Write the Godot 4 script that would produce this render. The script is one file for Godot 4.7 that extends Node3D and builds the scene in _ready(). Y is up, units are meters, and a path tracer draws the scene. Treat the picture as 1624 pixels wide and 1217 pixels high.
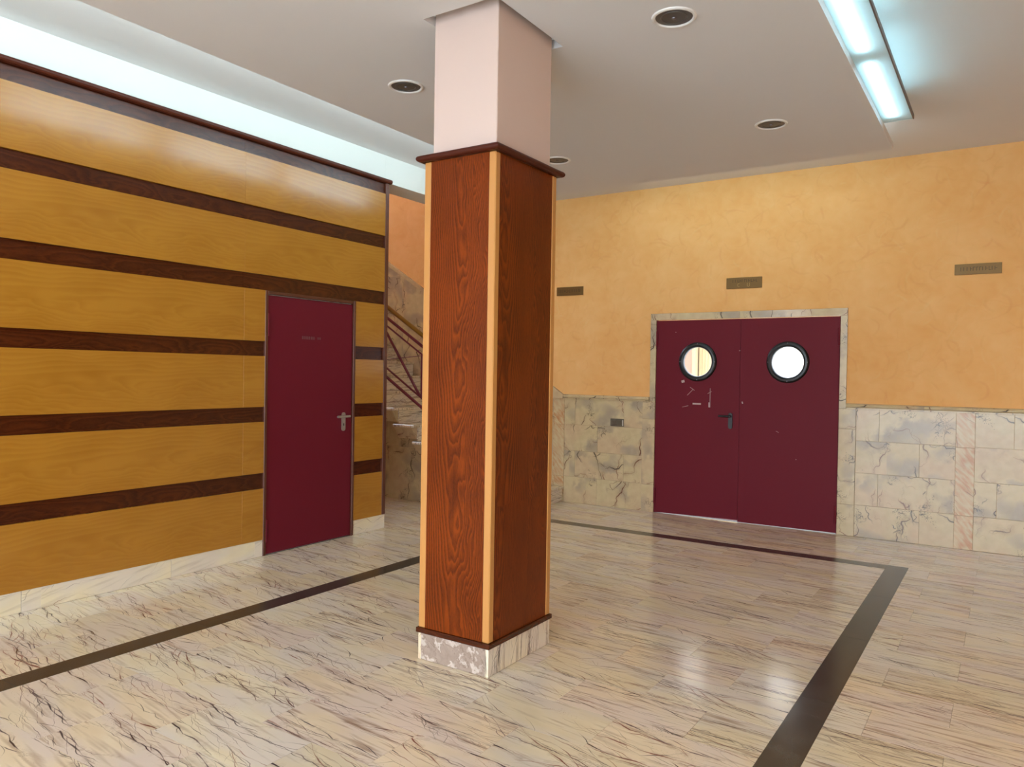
extends Node3D

# ---------------------------------------------------------------- measures (metres)
const XW := -5.02        # plaster face of the left wall
const XP := -4.985       # face of the wood panels
const ZB := -7.85        # plaster face of the back wall
const ZD := -7.835       # face of the marble dado
const HC := 3.555        # upper ceiling
const HS := 3.30         # underside of the suspended ceiling
const CAM := Vector3(0, 1.5, 0)
const CAM_ROT := Vector3(-0.7712, 33.1943, 0.9158)
const FOV := 53.467

var M := {}
var cache := {}
var rng := RandomNumberGenerator.new()
var taken := {}

func _ready() -> void:
	rng.seed = 71
	view_and_light()
	materials()
	build_floor()
	build_left_wall()
	build_back_wall()
	build_other_walls()
	build_ceilings()
	build_column()
	build_side_door()
	build_double_door()
	build_stairs()
	build_cove_lights()
	build_downlights()
	build_plaques()
	build_switch()
	build_outside()

func view_and_light() -> void:
	var cam := Camera3D.new()
	cam.name = "camera"
	cam.position = CAM
	cam.rotation_order = EULER_ORDER_YXZ
	cam.rotation_degrees = CAM_ROT
	cam.fov = FOV
	cam.near = 0.05
	cam.far = 200.0
	cam.current = true
	add_child(cam)
	var e := Environment.new()
	e.background_mode = Environment.BG_SKY
	var sm := ProceduralSkyMaterial.new()
	sm.sky_top_color = Color(0.82, 0.91, 1.0)
	sm.sky_horizon_color = Color(0.95, 0.97, 1.0)
	sm.ground_bottom_color = Color(0.62, 0.58, 0.52)
	sm.ground_horizon_color = Color(0.85, 0.82, 0.78)
	sm.sun_angle_max = 0.0
	var sky := Sky.new()
	sky.sky_material = sm
	e.sky = sky
	e.background_energy_multiplier = 3.2
	e.tonemap_mode = Environment.TONE_MAPPER_LINEAR
	e.tonemap_exposure = 3.5
	e.sdfgi_enabled = true
	e.ssao_enabled = true
	e.ssil_enabled = true
	var w := WorldEnvironment.new()
	w.name = "world_environment"
	w.environment = e
	add_child(w)

# ---------------------------------------------------------------- helpers
func numbered(called: String) -> String:
	var n: int = taken.get(called, 0)
	taken[called] = n + 1
	return called if n == 0 else "%s_%03d" % [called, n]

func tag(o: Node, label: String, category := "", group := "", kind := "") -> Node:
	if label: o.set_meta("label", label)
	if category: o.set_meta("category", category)
	if group: o.set_meta("group", group)
	if kind: o.set_meta("kind", kind)
	return o

func root_of(called: String, at: Vector3, label: String, category := "", group := "", kind := "") -> Node3D:
	var o := Node3D.new()
	o.name = numbered(called)
	o.position = at
	add_child(o)
	tag(o, label, category, group, kind)
	return o

# mesh instance under a parent; "at" is given in the parent's own space
func part(parent: Node, called: String, mesh: Mesh, mat: Material, at := Vector3.ZERO, turn := Vector3.ZERO) -> MeshInstance3D:
	var o := MeshInstance3D.new()
	if parent == self:
		o.name = numbered(called)
	else:
		var n: int = parent.get_meta("_n_" + called, 0)
		parent.set_meta("_n_" + called, n + 1)
		o.name = called if n == 0 else "%s_%03d" % [called, n]
	o.mesh = mesh
	o.material_override = mat
	o.position = at
	o.rotation = turn
	parent.add_child(o, true)
	return o

func tri(st: SurfaceTool, p: Array, uv: Array, n: Vector3) -> void:
	var o := [0, 1, 2]
	if (p[1] - p[0]).cross(p[2] - p[0]).dot(n) > 0.0:
		o = [0, 2, 1]
	for i in o:
		st.set_normal(n)
		st.set_uv(uv[i])
		st.add_vertex(p[i])

func quad(st: SurfaceTool, a: Vector3, b: Vector3, c: Vector3, d: Vector3, n: Vector3, map = null) -> void:
	var uv := []
	for q in [a, b, c, d]:
		uv.append(planar(q, n) if map == null else map.call(q, n))
	tri(st, [a, b, c], [uv[0], uv[1], uv[2]], n)
	tri(st, [a, c, d], [uv[0], uv[2], uv[3]], n)

func planar(q: Vector3, n: Vector3) -> Vector2:
	var m := n.abs()
	if m.y >= m.x and m.y >= m.z - 0.001: return Vector2(q.x, q.z)
	if m.x > m.z: return Vector2(q.z, -q.y)
	return Vector2(q.x, -q.y)

# chamfered box centred on the origin; uv = metres on each face + offset; swap turns the pattern by 90 degrees
func add_cbox(st: SurfaceTool, s: Vector3, b: float, off := Vector2.ZERO, swap := false, c := Vector3.ZERO, flip := false) -> void:
	var h := s * 0.5
	var map := func(q: Vector3, n: Vector3) -> Vector2:
		var p := planar(q - c, n)
		if flip: p = -p
		if swap: p = Vector2(p.y, p.x)
		return p + off
	var ax := [Vector3.RIGHT, Vector3.UP, Vector3.BACK]
	for i in 3:
		var u: Vector3 = ax[(i + 1) % 3]
		var v: Vector3 = ax[(i + 2) % 3]
		var hu: float = h[(i + 1) % 3] - b
		var hv: float = h[(i + 2) % 3] - b
		for sg in [-1.0, 1.0]:
			var n: Vector3 = ax[i] * sg
			var o: Vector3 = c + n * h[i]
			quad(st, o - u * hu - v * hv, o + u * hu - v * hv, o + u * hu + v * hv, o - u * hu + v * hv, n, map)
	if b <= 0.0: return
	for i in 3:
		var w: Vector3 = ax[i]
		var u2: Vector3 = ax[(i + 1) % 3]
		var v2: Vector3 = ax[(i + 2) % 3]
		var hw: float = h[i] - b
		var a1: float = h[(i + 1) % 3]
		var a2: float = h[(i + 2) % 3]
		for su in [-1.0, 1.0]:
			for sv in [-1.0, 1.0]:
				var p1: Vector3 = c + u2 * su * a1 + v2 * sv * (a2 - b)
				var p2: Vector3 = c + u2 * su * (a1 - b) + v2 * sv * a2
				quad(st, p1 - w * hw, p1 + w * hw, p2 + w * hw, p2 - w * hw, (u2 * su + v2 * sv).normalized(), map)
	for sx in [-1.0, 1.0]:
		for sy in [-1.0, 1.0]:
			for sz in [-1.0, 1.0]:
				var g := Vector3(sx, sy, sz)
				var a := c + g * Vector3(h.x, h.y - b, h.z - b)
				var d := c + g * Vector3(h.x - b, h.y, h.z - b)
				var f := c + g * Vector3(h.x - b, h.y - b, h.z)
				var n2 := g.normalized()
				tri(st, [a, d, f], [map.call(a, n2), map.call(d, n2), map.call(f, n2)], n2)

func new_st() -> SurfaceTool:
	var st := SurfaceTool.new()
	st.begin(Mesh.PRIMITIVE_TRIANGLES)
	return st

func cbox(s: Vector3, b := 0.002, off := Vector2.ZERO, swap := false, flip := false) -> ArrayMesh:
	var key := "%.4f %.4f %.4f %.4f %.3f %.3f %s %s" % [s.x, s.y, s.z, b, off.x, off.y, swap, flip]
	if not cache.has(key):
		var st := new_st()
		add_cbox(st, s, b, off, swap, Vector3.ZERO, flip)
		cache[key] = st.commit()
	return cache[key]

# a part that fills the box lo..hi (world metres); the parent stands at its own position
func block(parent: Node, called: String, lo: Vector3, hi: Vector3, mat: Material, b := 0.002, off := Vector2.ZERO, swap := false, flip := false) -> MeshInstance3D:
	var base: Vector3 = parent.position if parent != self and parent is Node3D else Vector3.ZERO
	var up := parent.get_parent()
	while parent != self and up is Node3D and up != self:
		base += up.position
		up = up.get_parent()
	return part(parent, called, cbox(hi - lo, b, off, swap, flip), mat, (lo + hi) * 0.5 - base)

# prism: polygon in a plane, pushed along an axis. pts are Vector2 (x, y); depth along +z from z0 to z1
func prism(pts: PackedVector2Array, z0: float, z1: float, off := Vector2.ZERO) -> ArrayMesh:
	var st := new_st()
	var ix := Geometry2D.triangulate_polygon(pts)
	var map := func(q: Vector3, n: Vector3) -> Vector2:
		return planar(q, n) + off
	for k in range(0, ix.size(), 3):
		for z in [z0, z1]:
			var p := []
			var uv := []
			var n := Vector3(0, 0, 1.0 if z == maxf(z0, z1) else -1.0)
			for j in 3:
				var q := Vector3(pts[ix[k + j]].x, pts[ix[k + j]].y, z)
				p.append(q)
				uv.append(map.call(q, n))
			tri(st, p, uv, n)
	var area := 0.0
	for i in pts.size():
		area += pts[i].cross(pts[(i + 1) % pts.size()])
	for i in pts.size():
		var a := pts[i]
		var b := pts[(i + 1) % pts.size()]
		var d := (b - a).normalized()
		var n3 := Vector3(d.y, -d.x, 0) * signf(area)
		quad(st, Vector3(a.x, a.y, z0), Vector3(b.x, b.y, z0), Vector3(b.x, b.y, z1), Vector3(a.x, a.y, z1), n3, map)
	return st.commit()

# lathe round the y axis: profile of Vector2(radius, y)
func lathe(profile: Array, seg := 48) -> ArrayMesh:
	var st := new_st()
	for i in profile.size() - 1:
		var a: Vector2 = profile[i]
		var b: Vector2 = profile[i + 1]
		var t := (b - a).normalized()
		var nr := Vector2(t.y, -t.x)
		for k in seg:
			var t0 := TAU * k / seg
			var t1 := TAU * (k + 1) / seg
			var q := []
			for w in [[a, t0], [a, t1], [b, t1], [b, t0]]:
				q.append(Vector3(w[0].x * cos(w[1]), w[0].y, w[0].x * sin(w[1])))
			var tm := (t0 + t1) * 0.5
			var face := Vector3(nr.x * cos(tm), nr.y, nr.x * sin(tm))
			var n0 := Vector3(nr.x * cos(t0), nr.y, nr.x * sin(t0))
			var n1 := Vector3(nr.x * cos(t1), nr.y, nr.x * sin(t1))
			for f in [[0, 1, 2], [0, 2, 3]]:
				var p: Array = [q[f[0]], q[f[1]], q[f[2]]]
				var nn: Array = [[n0, n1, n1, n0][f[0]], [n0, n1, n1, n0][f[1]], [n0, n1, n1, n0][f[2]]]
				var o := [0, 1, 2]
				if (p[1] - p[0]).cross(p[2] - p[0]).dot(face) > 0.0: o = [0, 2, 1]
				for j in o:
					st.set_normal(nn[j])
					st.set_uv(Vector2(p[j].x, p[j].z))
					st.add_vertex(p[j])
	return st.commit()

# round bar from a to b
func rod(a: Vector3, b: Vector3, r: float, seg := 16) -> ArrayMesh:
	var st := new_st()
	var d := (b - a).normalized()
	var u := d.cross(Vector3.UP if absf(d.y) < 0.9 else Vector3.RIGHT).normalized()
	var v := d.cross(u)
	for k in seg:
		var t0 := TAU * k / seg
		var t1 := TAU * (k + 1) / seg
		var n0 := u * cos(t0) + v * sin(t0)
		var n1 := u * cos(t1) + v * sin(t1)
		var q := [a + n0 * r, a + n1 * r, b + n1 * r, b + n0 * r]
		var nn := [n0, n1, n1, n0]
		for f in [[0, 1, 2], [0, 2, 3]]:
			var o: Array = f
			if (q[f[1]] - q[f[0]]).cross(q[f[2]] - q[f[0]]).dot(n0 + n1) > 0.0: o = [f[0], f[2], f[1]]
			for j in o:
				st.set_normal(nn[j])
				st.set_uv(Vector2.ZERO)
				st.add_vertex(q[j])
		tri(st, [a, a + n0 * r, a + n1 * r], [Vector2.ZERO, Vector2.ZERO, Vector2.ZERO], -d)
		tri(st, [b, b + n0 * r, b + n1 * r], [Vector2.ZERO, Vector2.ZERO, Vector2.ZERO], d)
	return st.commit()

# ---------------------------------------------------------------- materials
func noise(s: int, freq := 1.0, oct := 1) -> FastNoiseLite:
	var n := FastNoiseLite.new()
	n.seed = s
	n.frequency = freq
	n.noise_type = FastNoiseLite.TYPE_SIMPLEX_SMOOTH
	n.fractal_type = FastNoiseLite.FRACTAL_FBM if oct > 1 else FastNoiseLite.FRACTAL_NONE
	n.fractal_octaves = oct
	return n

func cells(s: int) -> FastNoiseLite:
	var n := FastNoiseLite.new()
	n.seed = s
	n.frequency = 1.0
	n.noise_type = FastNoiseLite.TYPE_CELLULAR
	n.cellular_return_type = FastNoiseLite.RETURN_DISTANCE2_SUB
	n.cellular_distance_function = FastNoiseLite.DISTANCE_EUCLIDEAN
	n.cellular_jitter = 1.0
	return n

func picture(w: int, h: int, row: Callable) -> ImageTexture:
	return ImageTexture.create_from_image(ground_picture(w, h, row))

# ---- pictures of stone: a soft ground computed small and enlarged, then veins drawn over it as wandering strokes
class Stone:
	var w: int
	var h: int
	var px: PackedByteArray
	var rng := RandomNumberGenerator.new()

	func ground(im: Image, ww: int, hh: int, s: int) -> void:
		w = ww
		h = hh
		im.resize(w, h, Image.INTERPOLATE_CUBIC)
		px = im.get_data()
		rng.seed = s

	func dab(x: float, y: float, r: float, c: Color, a: float) -> void:
		var x0 := int(floor(x - r))
		var y0 := int(floor(y - r))
		var n := int(ceil(2.0 * r)) + 1
		for j in n:
			for i in n:
				var d := Vector2(x0 + i - x, y0 + j - y).length()
				var k := clampf(r + 0.5 - d, 0.0, 1.0) * a
				if k > 0.01:
					var at := (posmod(y0 + j, h) * w + posmod(x0 + i, w)) * 3
					px[at] = int(lerpf(px[at], c.r * 255.0, k))
					px[at + 1] = int(lerpf(px[at + 1], c.g * 255.0, k))
					px[at + 2] = int(lerpf(px[at + 2], c.b * 255.0, k))

	# a vein that wanders off from (x, y); tilt is its general direction, jag how much it turns
	func vein(x: float, y: float, tilt: float, length: float, wid: float, c: Color, a: float, jag: float, fork: float, level := 0) -> void:
		var dev := rng.randf_range(-0.3, 0.3)
		var gone := 0.0
		var swell := rng.randf_range(0.0, 6.0)
		var step := maxf(0.8, wid * 0.55)
		while gone < length:
			dev = dev * 0.955 + rng.randfn(0.0, jag)
			if rng.randf() < 0.011: dev = rng.randf_range(-1.0, 1.0) * (0.3 + jag * 3.0)
			var t := tilt + dev
			x += cos(t) * step
			y += sin(t) * step
			gone += step
			var e := minf(1.0, minf(gone, length - gone) / (length * 0.25 + 1.0))
			var r := wid * 0.5 * (0.45 + 0.55 * e) * (0.8 + 0.35 * sin(gone * 0.045 + swell))
			if wid > 3.0 and level == 0 and rng.randf() < 0.35: dab(x + rng.randfn(0.0, 3.0), y + rng.randfn(0.0, 5.0), wid * rng.randf_range(1.2, 2.6), Color(0.52, 0.43, 0.36), 0.045)
			dab(x, y, maxf(0.35, r), c, a * (0.35 + 0.65 * e) * (0.75 + 0.25 * sin(gone * 0.021 + swell * 2.0)))
			if level < 2 and rng.randf() < fork * step:
				vein(x, y, tilt + rng.randf_range(0.15, 0.55) * (1.0 if rng.randf() < 0.5 else -1.0), length * rng.randf_range(0.12, 0.4), wid * 0.7, c, a * 0.85, jag, fork * 0.6, level + 1)

	func specks(x: float, y: float, spread: float, count: int, c: Color, a: float, tilt: float) -> void:
		for i in count:
			var q := Vector2(rng.randfn(0.0, spread), rng.randfn(0.0, spread * 0.35)).rotated(tilt)
			dab(x + q.x, y + q.y, rng.randf_range(0.5, 1.5), c, a * rng.randf_range(0.4, 1.0))

	func done() -> ImageTexture:
		return ImageTexture.create_from_image(Image.create_from_data(w, h, false, Image.FORMAT_RGB8, px))

func ground_picture(w: int, h: int, row: Callable) -> Image:
	var data := PackedByteArray()
	for y in h: data.append_array(row.call(y))
	return Image.create_from_data(w, h, false, Image.FORMAT_RGB8, data)

# veined floor marble, 2.44 x 1.22 m; kind 0 = branching cracks, 1 = straighter streaks, 2 = pale with few veins
func floor_marble(s: int, kind: int) -> ImageTexture:
	var gw := 512
	var gh := 256
	var nb := noise(s, 1.0, 3)
	var ns := noise(s + 1, 1.0, 3)
	var tan_: float = [0.13, 0.07, 0.20][kind]
	var row := func(y: int) -> PackedByteArray:
		var out := PackedByteArray()
		out.resize(gw * 3)
		var v := 1.22 * y / gh
		for x in gw:
			var u := 2.44 * x / gw
			var vs := v - tan_ * u
			var b := nb.get_noise_2d(u * 2.6, vs * 7.0)
			var k := nb.get_noise_2d(u * 1.4 + 50.0, vs * 3.2)
			var st := ns.get_noise_2d(u * 1.5, vs * 26.0)
			var r0 := 0.905 + 0.03 * b
			var g0 := 0.835 + 0.04 * b
			var b0 := 0.70 + 0.05 * b
			var pk := clampf(0.5 + 1.6 * k, 0.0, 1.0)
			r0 = lerpf(r0, 0.875, pk)
			g0 = lerpf(g0, 0.815, pk)
			b0 = lerpf(b0, 0.735, pk)
			var band: float = clampf(st * 1.7 + b * 0.9 - 0.30, 0.0, 1.0) * [0.45, 0.75, 0.30][kind]
			r0 = lerpf(r0, 0.635, band)
			g0 = lerpf(g0, 0.535, band)
			b0 = lerpf(b0, 0.445, band)
			out[x * 3] = int(255.0 * clampf(r0, 0.0, 1.0))
			out[x * 3 + 1] = int(255.0 * clampf(g0, 0.0, 1.0))
			out[x * 3 + 2] = int(255.0 * clampf(b0, 0.0, 1.0))
		return out
	var t := Stone.new()
	t.ground(ground_picture(gw, gh, row), 2048, 1024, s)
	var q := t.rng
	var inks := [Color(0.27, 0.215, 0.215), Color(0.38, 0.26, 0.235), Color(0.47, 0.27, 0.22), Color(0.30, 0.265, 0.255), Color(0.36, 0.285, 0.30)]
	var tilt0 := atan(tan_)
	var n: int = [235, 320, 40][kind]
	for i in n:
		var c: Color = inks[q.randi_range(0, 4)]
		var x := q.randf() * 2048.0
		var y := q.randf() * 1024.0
		var calm := ns.get_noise_2d(x * 0.0042 + 7.0, y * 0.0075)
		if kind < 2 and calm < 0.0 and q.randf() < 0.86: continue
		var tl: float = tilt0 + q.randfn(0.0, [0.11, 0.05, 0.2][kind])
		var big := q.randf()
		if kind == 0:
			t.vein(x, y, tl, q.randf_range(260.0, 900.0), lerpf(1.7, 6.4, big * big * big), c, lerpf(0.55, 0.95, big), 0.05, 0.0036)
			if q.randf() < 0.5: t.specks(x, y, 34.0, q.randi_range(10, 40), c, 0.5, tl)
		elif kind == 1:
			t.vein(x, y, tl, q.randf_range(260.0, 1000.0), lerpf(1.4, 6.0, big * big * big * big), c, lerpf(0.42, 0.9, big), 0.028, 0.0018)
			if big > 0.90:
				for k in 5: t.vein(x + q.randf_range(-40, 40), y + q.randf_range(-14, 14), tl, q.randf_range(120.0, 420.0), 2.2, c, 0.6, 0.13, 0.012)
		else:
			t.vein(x, y, tl, q.randf_range(160.0, 700.0), lerpf(1.4, 3.0, big * big), c, lerpf(0.25, 0.5, big), 0.10, 0.003)
	return t.done()

# dado marble, 2.4 x 2.4 m: cream with warm grey clouds and a few ragged dark cracks
func dado_marble(s: int) -> ImageTexture:
	var gw := 256
	var nb := noise(s, 1.0, 4)
	var nc := noise(s + 1, 1.0, 2)
	var row := func(y: int) -> PackedByteArray:
		var out := PackedByteArray()
		out.resize(gw * 3)
		var v := 2.4 * y / gw
		for x in gw:
			var u := 2.4 * x / gw
			var a := nb.get_noise_2d(u * 9.0, v * 9.0)
			var cl := nc.get_noise_2d(u * 1.7 + 0.10 * a, v * 2.6 + 0.10 * a)
			var gs := clampf((cl - 0.12) * 1.9, 0.0, 0.9)
			var pk := clampf(0.35 + 1.6 * nc.get_noise_2d(u * 1.6 + 40.0, v * 1.6), 0.0, 1.0)
			out[x * 3] = int(255.0 * clampf(lerpf(0.80, 0.665, gs) + 0.035 * a, 0.0, 1.0))
			out[x * 3 + 1] = int(255.0 * clampf(lerpf(lerpf(0.74, 0.715, pk), 0.62, gs) + 0.035 * a, 0.0, 1.0))
			out[x * 3 + 2] = int(255.0 * clampf(lerpf(lerpf(0.61, 0.60, pk), 0.56, gs) + 0.035 * a, 0.0, 1.0))
		return out
	var t := Stone.new()
	t.ground(ground_picture(gw, gw, row), 1024, 1024, s)
	var q := t.rng
	for i in 500: t.specks(q.randf() * 1024.0, q.randf() * 1024.0, 9.0, 5, Color(0.60, 0.53, 0.45), 0.16, q.randf() * 3.0)
	for i in 72:
		var c: Color = [Color(0.22, 0.20, 0.18), Color(0.33, 0.25, 0.20), Color(0.42, 0.27, 0.20)][q.randi_range(0, 2)]
		var x := q.randf() * 1024.0
		var y := q.randf() * 1024.0
		var tl := q.randf_range(0.6, 2.2)
		t.vein(x, y, tl, q.randf_range(90.0, 260.0), q.randf_range(2.2, 5.6), c, q.randf_range(0.65, 0.92), 0.27, 0.006)
		if q.randf() < 0.45:
			for k in 6: t.vein(x + q.randfn(0, 12), y + q.randfn(0, 16), q.randf_range(0.2, 2.8), q.randf_range(12.0, 46.0), 2.6, Color(0.24, 0.22, 0.20), 0.55, 0.4, 0.02)
			t.specks(x, y, 22.0, 90, Color(0.25, 0.23, 0.20), 0.6, tl)
	for i in 50:
		t.vein(q.randf() * 1024.0, q.randf() * 1024.0, q.randf_range(-0.5, 2.6), q.randf_range(40.0, 160.0), 1.3, Color(0.50, 0.40, 0.31), 0.35, 0.25, 0.01)
	return t.done()

# rosy marble with slanting streaks, 0.6 x 1.2 m
func rose_marble(s: int) -> ImageTexture:
	var gw := 128
	var gh := 256
	var nb := noise(s, 1.0, 3)
	var row := func(y: int) -> PackedByteArray:
		var out := PackedByteArray()
		out.resize(gw * 3)
		var v := 1.2 * y / gh
		for x in gw:
			var u := 0.6 * x / gw
			var p := v - 1.1 * u
			var a := nb.get_noise_2d((u + v) * 5.0, p * 19.0)
			var big := clampf(0.5 + 1.5 * nb.get_noise_2d(u * 2.0 + 9.0, v * 2.6 + 3.0), 0.0, 1.0)
			var k := clampf(0.45 + 1.1 * a, 0.0, 1.0) * lerpf(0.35, 1.0, big)
			out[x * 3] = int(255.0 * lerpf(0.86, 0.79, k))
			out[x * 3 + 1] = int(255.0 * lerpf(0.77, 0.575, k))
			out[x * 3 + 2] = int(255.0 * lerpf(0.655, 0.43, k))
		return out
	var t := Stone.new()
	t.ground(ground_picture(gw, gh, row), 256, 512, s)
	for i in 26:
		t.vein(t.rng.randf() * 256.0, t.rng.randf() * 512.0, 0.83 + t.rng.randfn(0.0, 0.12), t.rng.randf_range(30.0, 120.0), t.rng.randf_range(1.2, 2.4), Color(0.42, 0.27, 0.21), t.rng.randf_range(0.3, 0.7), 0.08, 0.004)
	return t.done()

# breccia of the column's front base slab, 0.5 x 0.2 m
func breccia(s: int) -> ImageTexture:
	var gw := 256
	var gh := 96
	var nb := noise(s, 1.0, 3)
	var row := func(y: int) -> PackedByteArray:
		var out := PackedByteArray()
		out.resize(gw * 3)
		for x in gw:
			var u := 0.5 * x / gw
			var v := 0.2 * y / gh
			var a := nb.get_noise_2d(u * 22.0, v * 22.0)
			var k := nb.get_noise_2d(u * 9.0 + 0.4 * a + 4.0, v * 9.0 + 0.4 * a)
			var wh := clampf((k - 0.14) * 3.0, 0.0, 0.85)
			var dk := clampf(1.0 - absf(k - 0.02 + 0.2 * a) / 0.06, 0.0, 1.0) * 0.45
			out[x * 3] = int(255.0 * (lerpf(0.70, 0.90, wh) + 0.05 * a - 0.25 * dk))
			out[x * 3 + 1] = int(255.0 * (lerpf(0.635, 0.86, wh) + 0.05 * a - 0.25 * dk))
			out[x * 3 + 2] = int(255.0 * (lerpf(0.585, 0.82, wh) + 0.05 * a - 0.25 * dk))
		return out
	var t := Stone.new()
	t.ground(ground_picture(gw, gh, row), 512, 192, s)
	return t.done()

# flat-sawn wood: u along the grain (length m), v across (wid m); light and dark are sRGB colours
func wood(s: int, w: int, h: int, length: float, wid: float, boards: int, light: Color, dark: Color, spacing: float, sharp: float, contrast: float, pores: float, wild: float, taper: float) -> ImageTexture:
	var nw := noise(s, 1.0, 3)
	var np := noise(s + 1, 1.0, 2)
	var row := func(y: int) -> PackedByteArray:
		var out := PackedByteArray()
		out.resize(w * 3)
		var v := wid * y / h
		var bw := wid / boards
		var k := int(v / bw)
		var vc := v - (k + 0.5) * bw
		var sgn := 1.0 if k % 2 == 0 else -1.0
		for x in w:
			var u := length * x / w
			var a := nw.get_noise_2d(u * 1.5 + k * 31.0, v * 3.0)
			var a2 := nw.get_noise_2d(u * 3.2 + 12.0, v * 22.0 + k * 7.0)
			var xx := vc + (0.02 + 0.03 * wild) * a + 0.006 * a2
			var yy := 0.012 + taper * (u if sgn > 0.0 else length - u) + 0.03 * a * wild
			var r := sqrt(xx * xx + yy * yy) + (0.003 + 0.003 * wild) * a2
			var ring := fposmod(r / spacing, 1.0)
			var g := pow(ring, sharp) * clampf(5.0 * (1.0 - ring), 0.0, 1.0)
			var p := np.get_noise_2d(u * 34.0, v * 700.0)
			var m := clampf(contrast * g + pores * maxf(0.0, p) * (0.5 + g) + 0.22 * a + 0.06 * a2, 0.0, 1.0)
			out[x * 3] = int(255.0 * lerpf(light.r, dark.r, m))
			out[x * 3 + 1] = int(255.0 * lerpf(light.g, dark.g, m))
			out[x * 3 + 2] = int(255.0 * lerpf(light.b, dark.b, m))
		return out
	return picture(w, h, row)

# sponged orange plaster, 5.6 x 5.6 m: soft mottling and short curved trowel strokes
func plaster(s: int) -> ImageTexture:
	var gw := 320
	var nw := noise(s, 1.0, 4)
	var nx := noise(s + 1, 1.0, 3)
	var row := func(y: int) -> PackedByteArray:
		var out := PackedByteArray()
		out.resize(gw * 3)
		var v := 5.6 * y / gw
		for x in gw:
			var u := 5.6 * x / gw
			var a := nw.get_noise_2d(u * 1.8, v * 1.8)
			var b := nx.get_noise_2d(u * 7.0 + 1.0 * a, v * 7.0)
			var k := clampf(0.5 + 0.55 * a + 0.35 * b, 0.0, 1.0)
			out[x * 3] = int(255.0 * lerpf(0.875, 0.905, k))
			out[x * 3 + 1] = int(255.0 * lerpf(0.635, 0.695, k))
			out[x * 3 + 2] = int(255.0 * lerpf(0.36, 0.44, k))
		return out
	var t := Stone.new()
	t.ground(ground_picture(gw, gw, row), 1024, 1024, s)
	var q := t.rng
	for i in 2600:
		var x := q.randf() * 1024.0
		var y := q.randf() * 1024.0
		var an := q.randf() * TAU
		var bend := q.randf_range(-0.12, 0.12)
		var n := q.randi_range(6, 34)
		var c: Color = Color(0.87, 0.60, 0.36) if q.randf() < 0.6 else Color(0.91, 0.74, 0.50)
		var al := q.randf_range(0.05, 0.16)
		var r := q.randf_range(0.6, 2.2)
		for k in n:
			an += bend + q.randfn(0.0, 0.10)
			x += cos(an) * 1.5
			y += sin(an) * 1.5
			t.dab(x, y, r, c, al * sin(PI * (k + 0.5) / n))
	return t.done()

func granite(s: int) -> ImageTexture:
	var w := 512
	var n1 := noise(s, 1.0, 2)
	var n2 := noise(s + 1, 1.0, 3)
	var row := func(y: int) -> PackedByteArray:
		var out := PackedByteArray()
		out.resize(w * 3)
		var v := 1.0 * y / w
		for x in w:
			var u := 1.0 * x / w
			var a := n1.get_noise_2d(u * 150.0, v * 220.0)
			var b := n2.get_noise_2d(u * 7.0, v * 7.0)
			var k := 0.225 + 0.05 * a + 0.05 * b
			out[x * 3] = int(255.0 * clampf(k * 1.05, 0.0, 1.0))
			out[x * 3 + 1] = int(255.0 * clampf(k * 0.98, 0.0, 1.0))
			out[x * 3 + 2] = int(255.0 * clampf(k * 0.86, 0.0, 1.0))
		return out
	return picture(w, w, row)

func mat(called: String, c: Color, rough := 0.6, tex: Texture2D = null, size := Vector2.ONE, metal := 0.0) -> StandardMaterial3D:
	var m := StandardMaterial3D.new()
	m.resource_name = called
	m.albedo_color = c
	m.roughness = rough
	m.metallic = metal
	if tex:
		m.albedo_texture = tex
		m.uv1_scale = Vector3(1.0 / size.x, 1.0 / size.y, 1)
	M[called] = m
	return m

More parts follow.
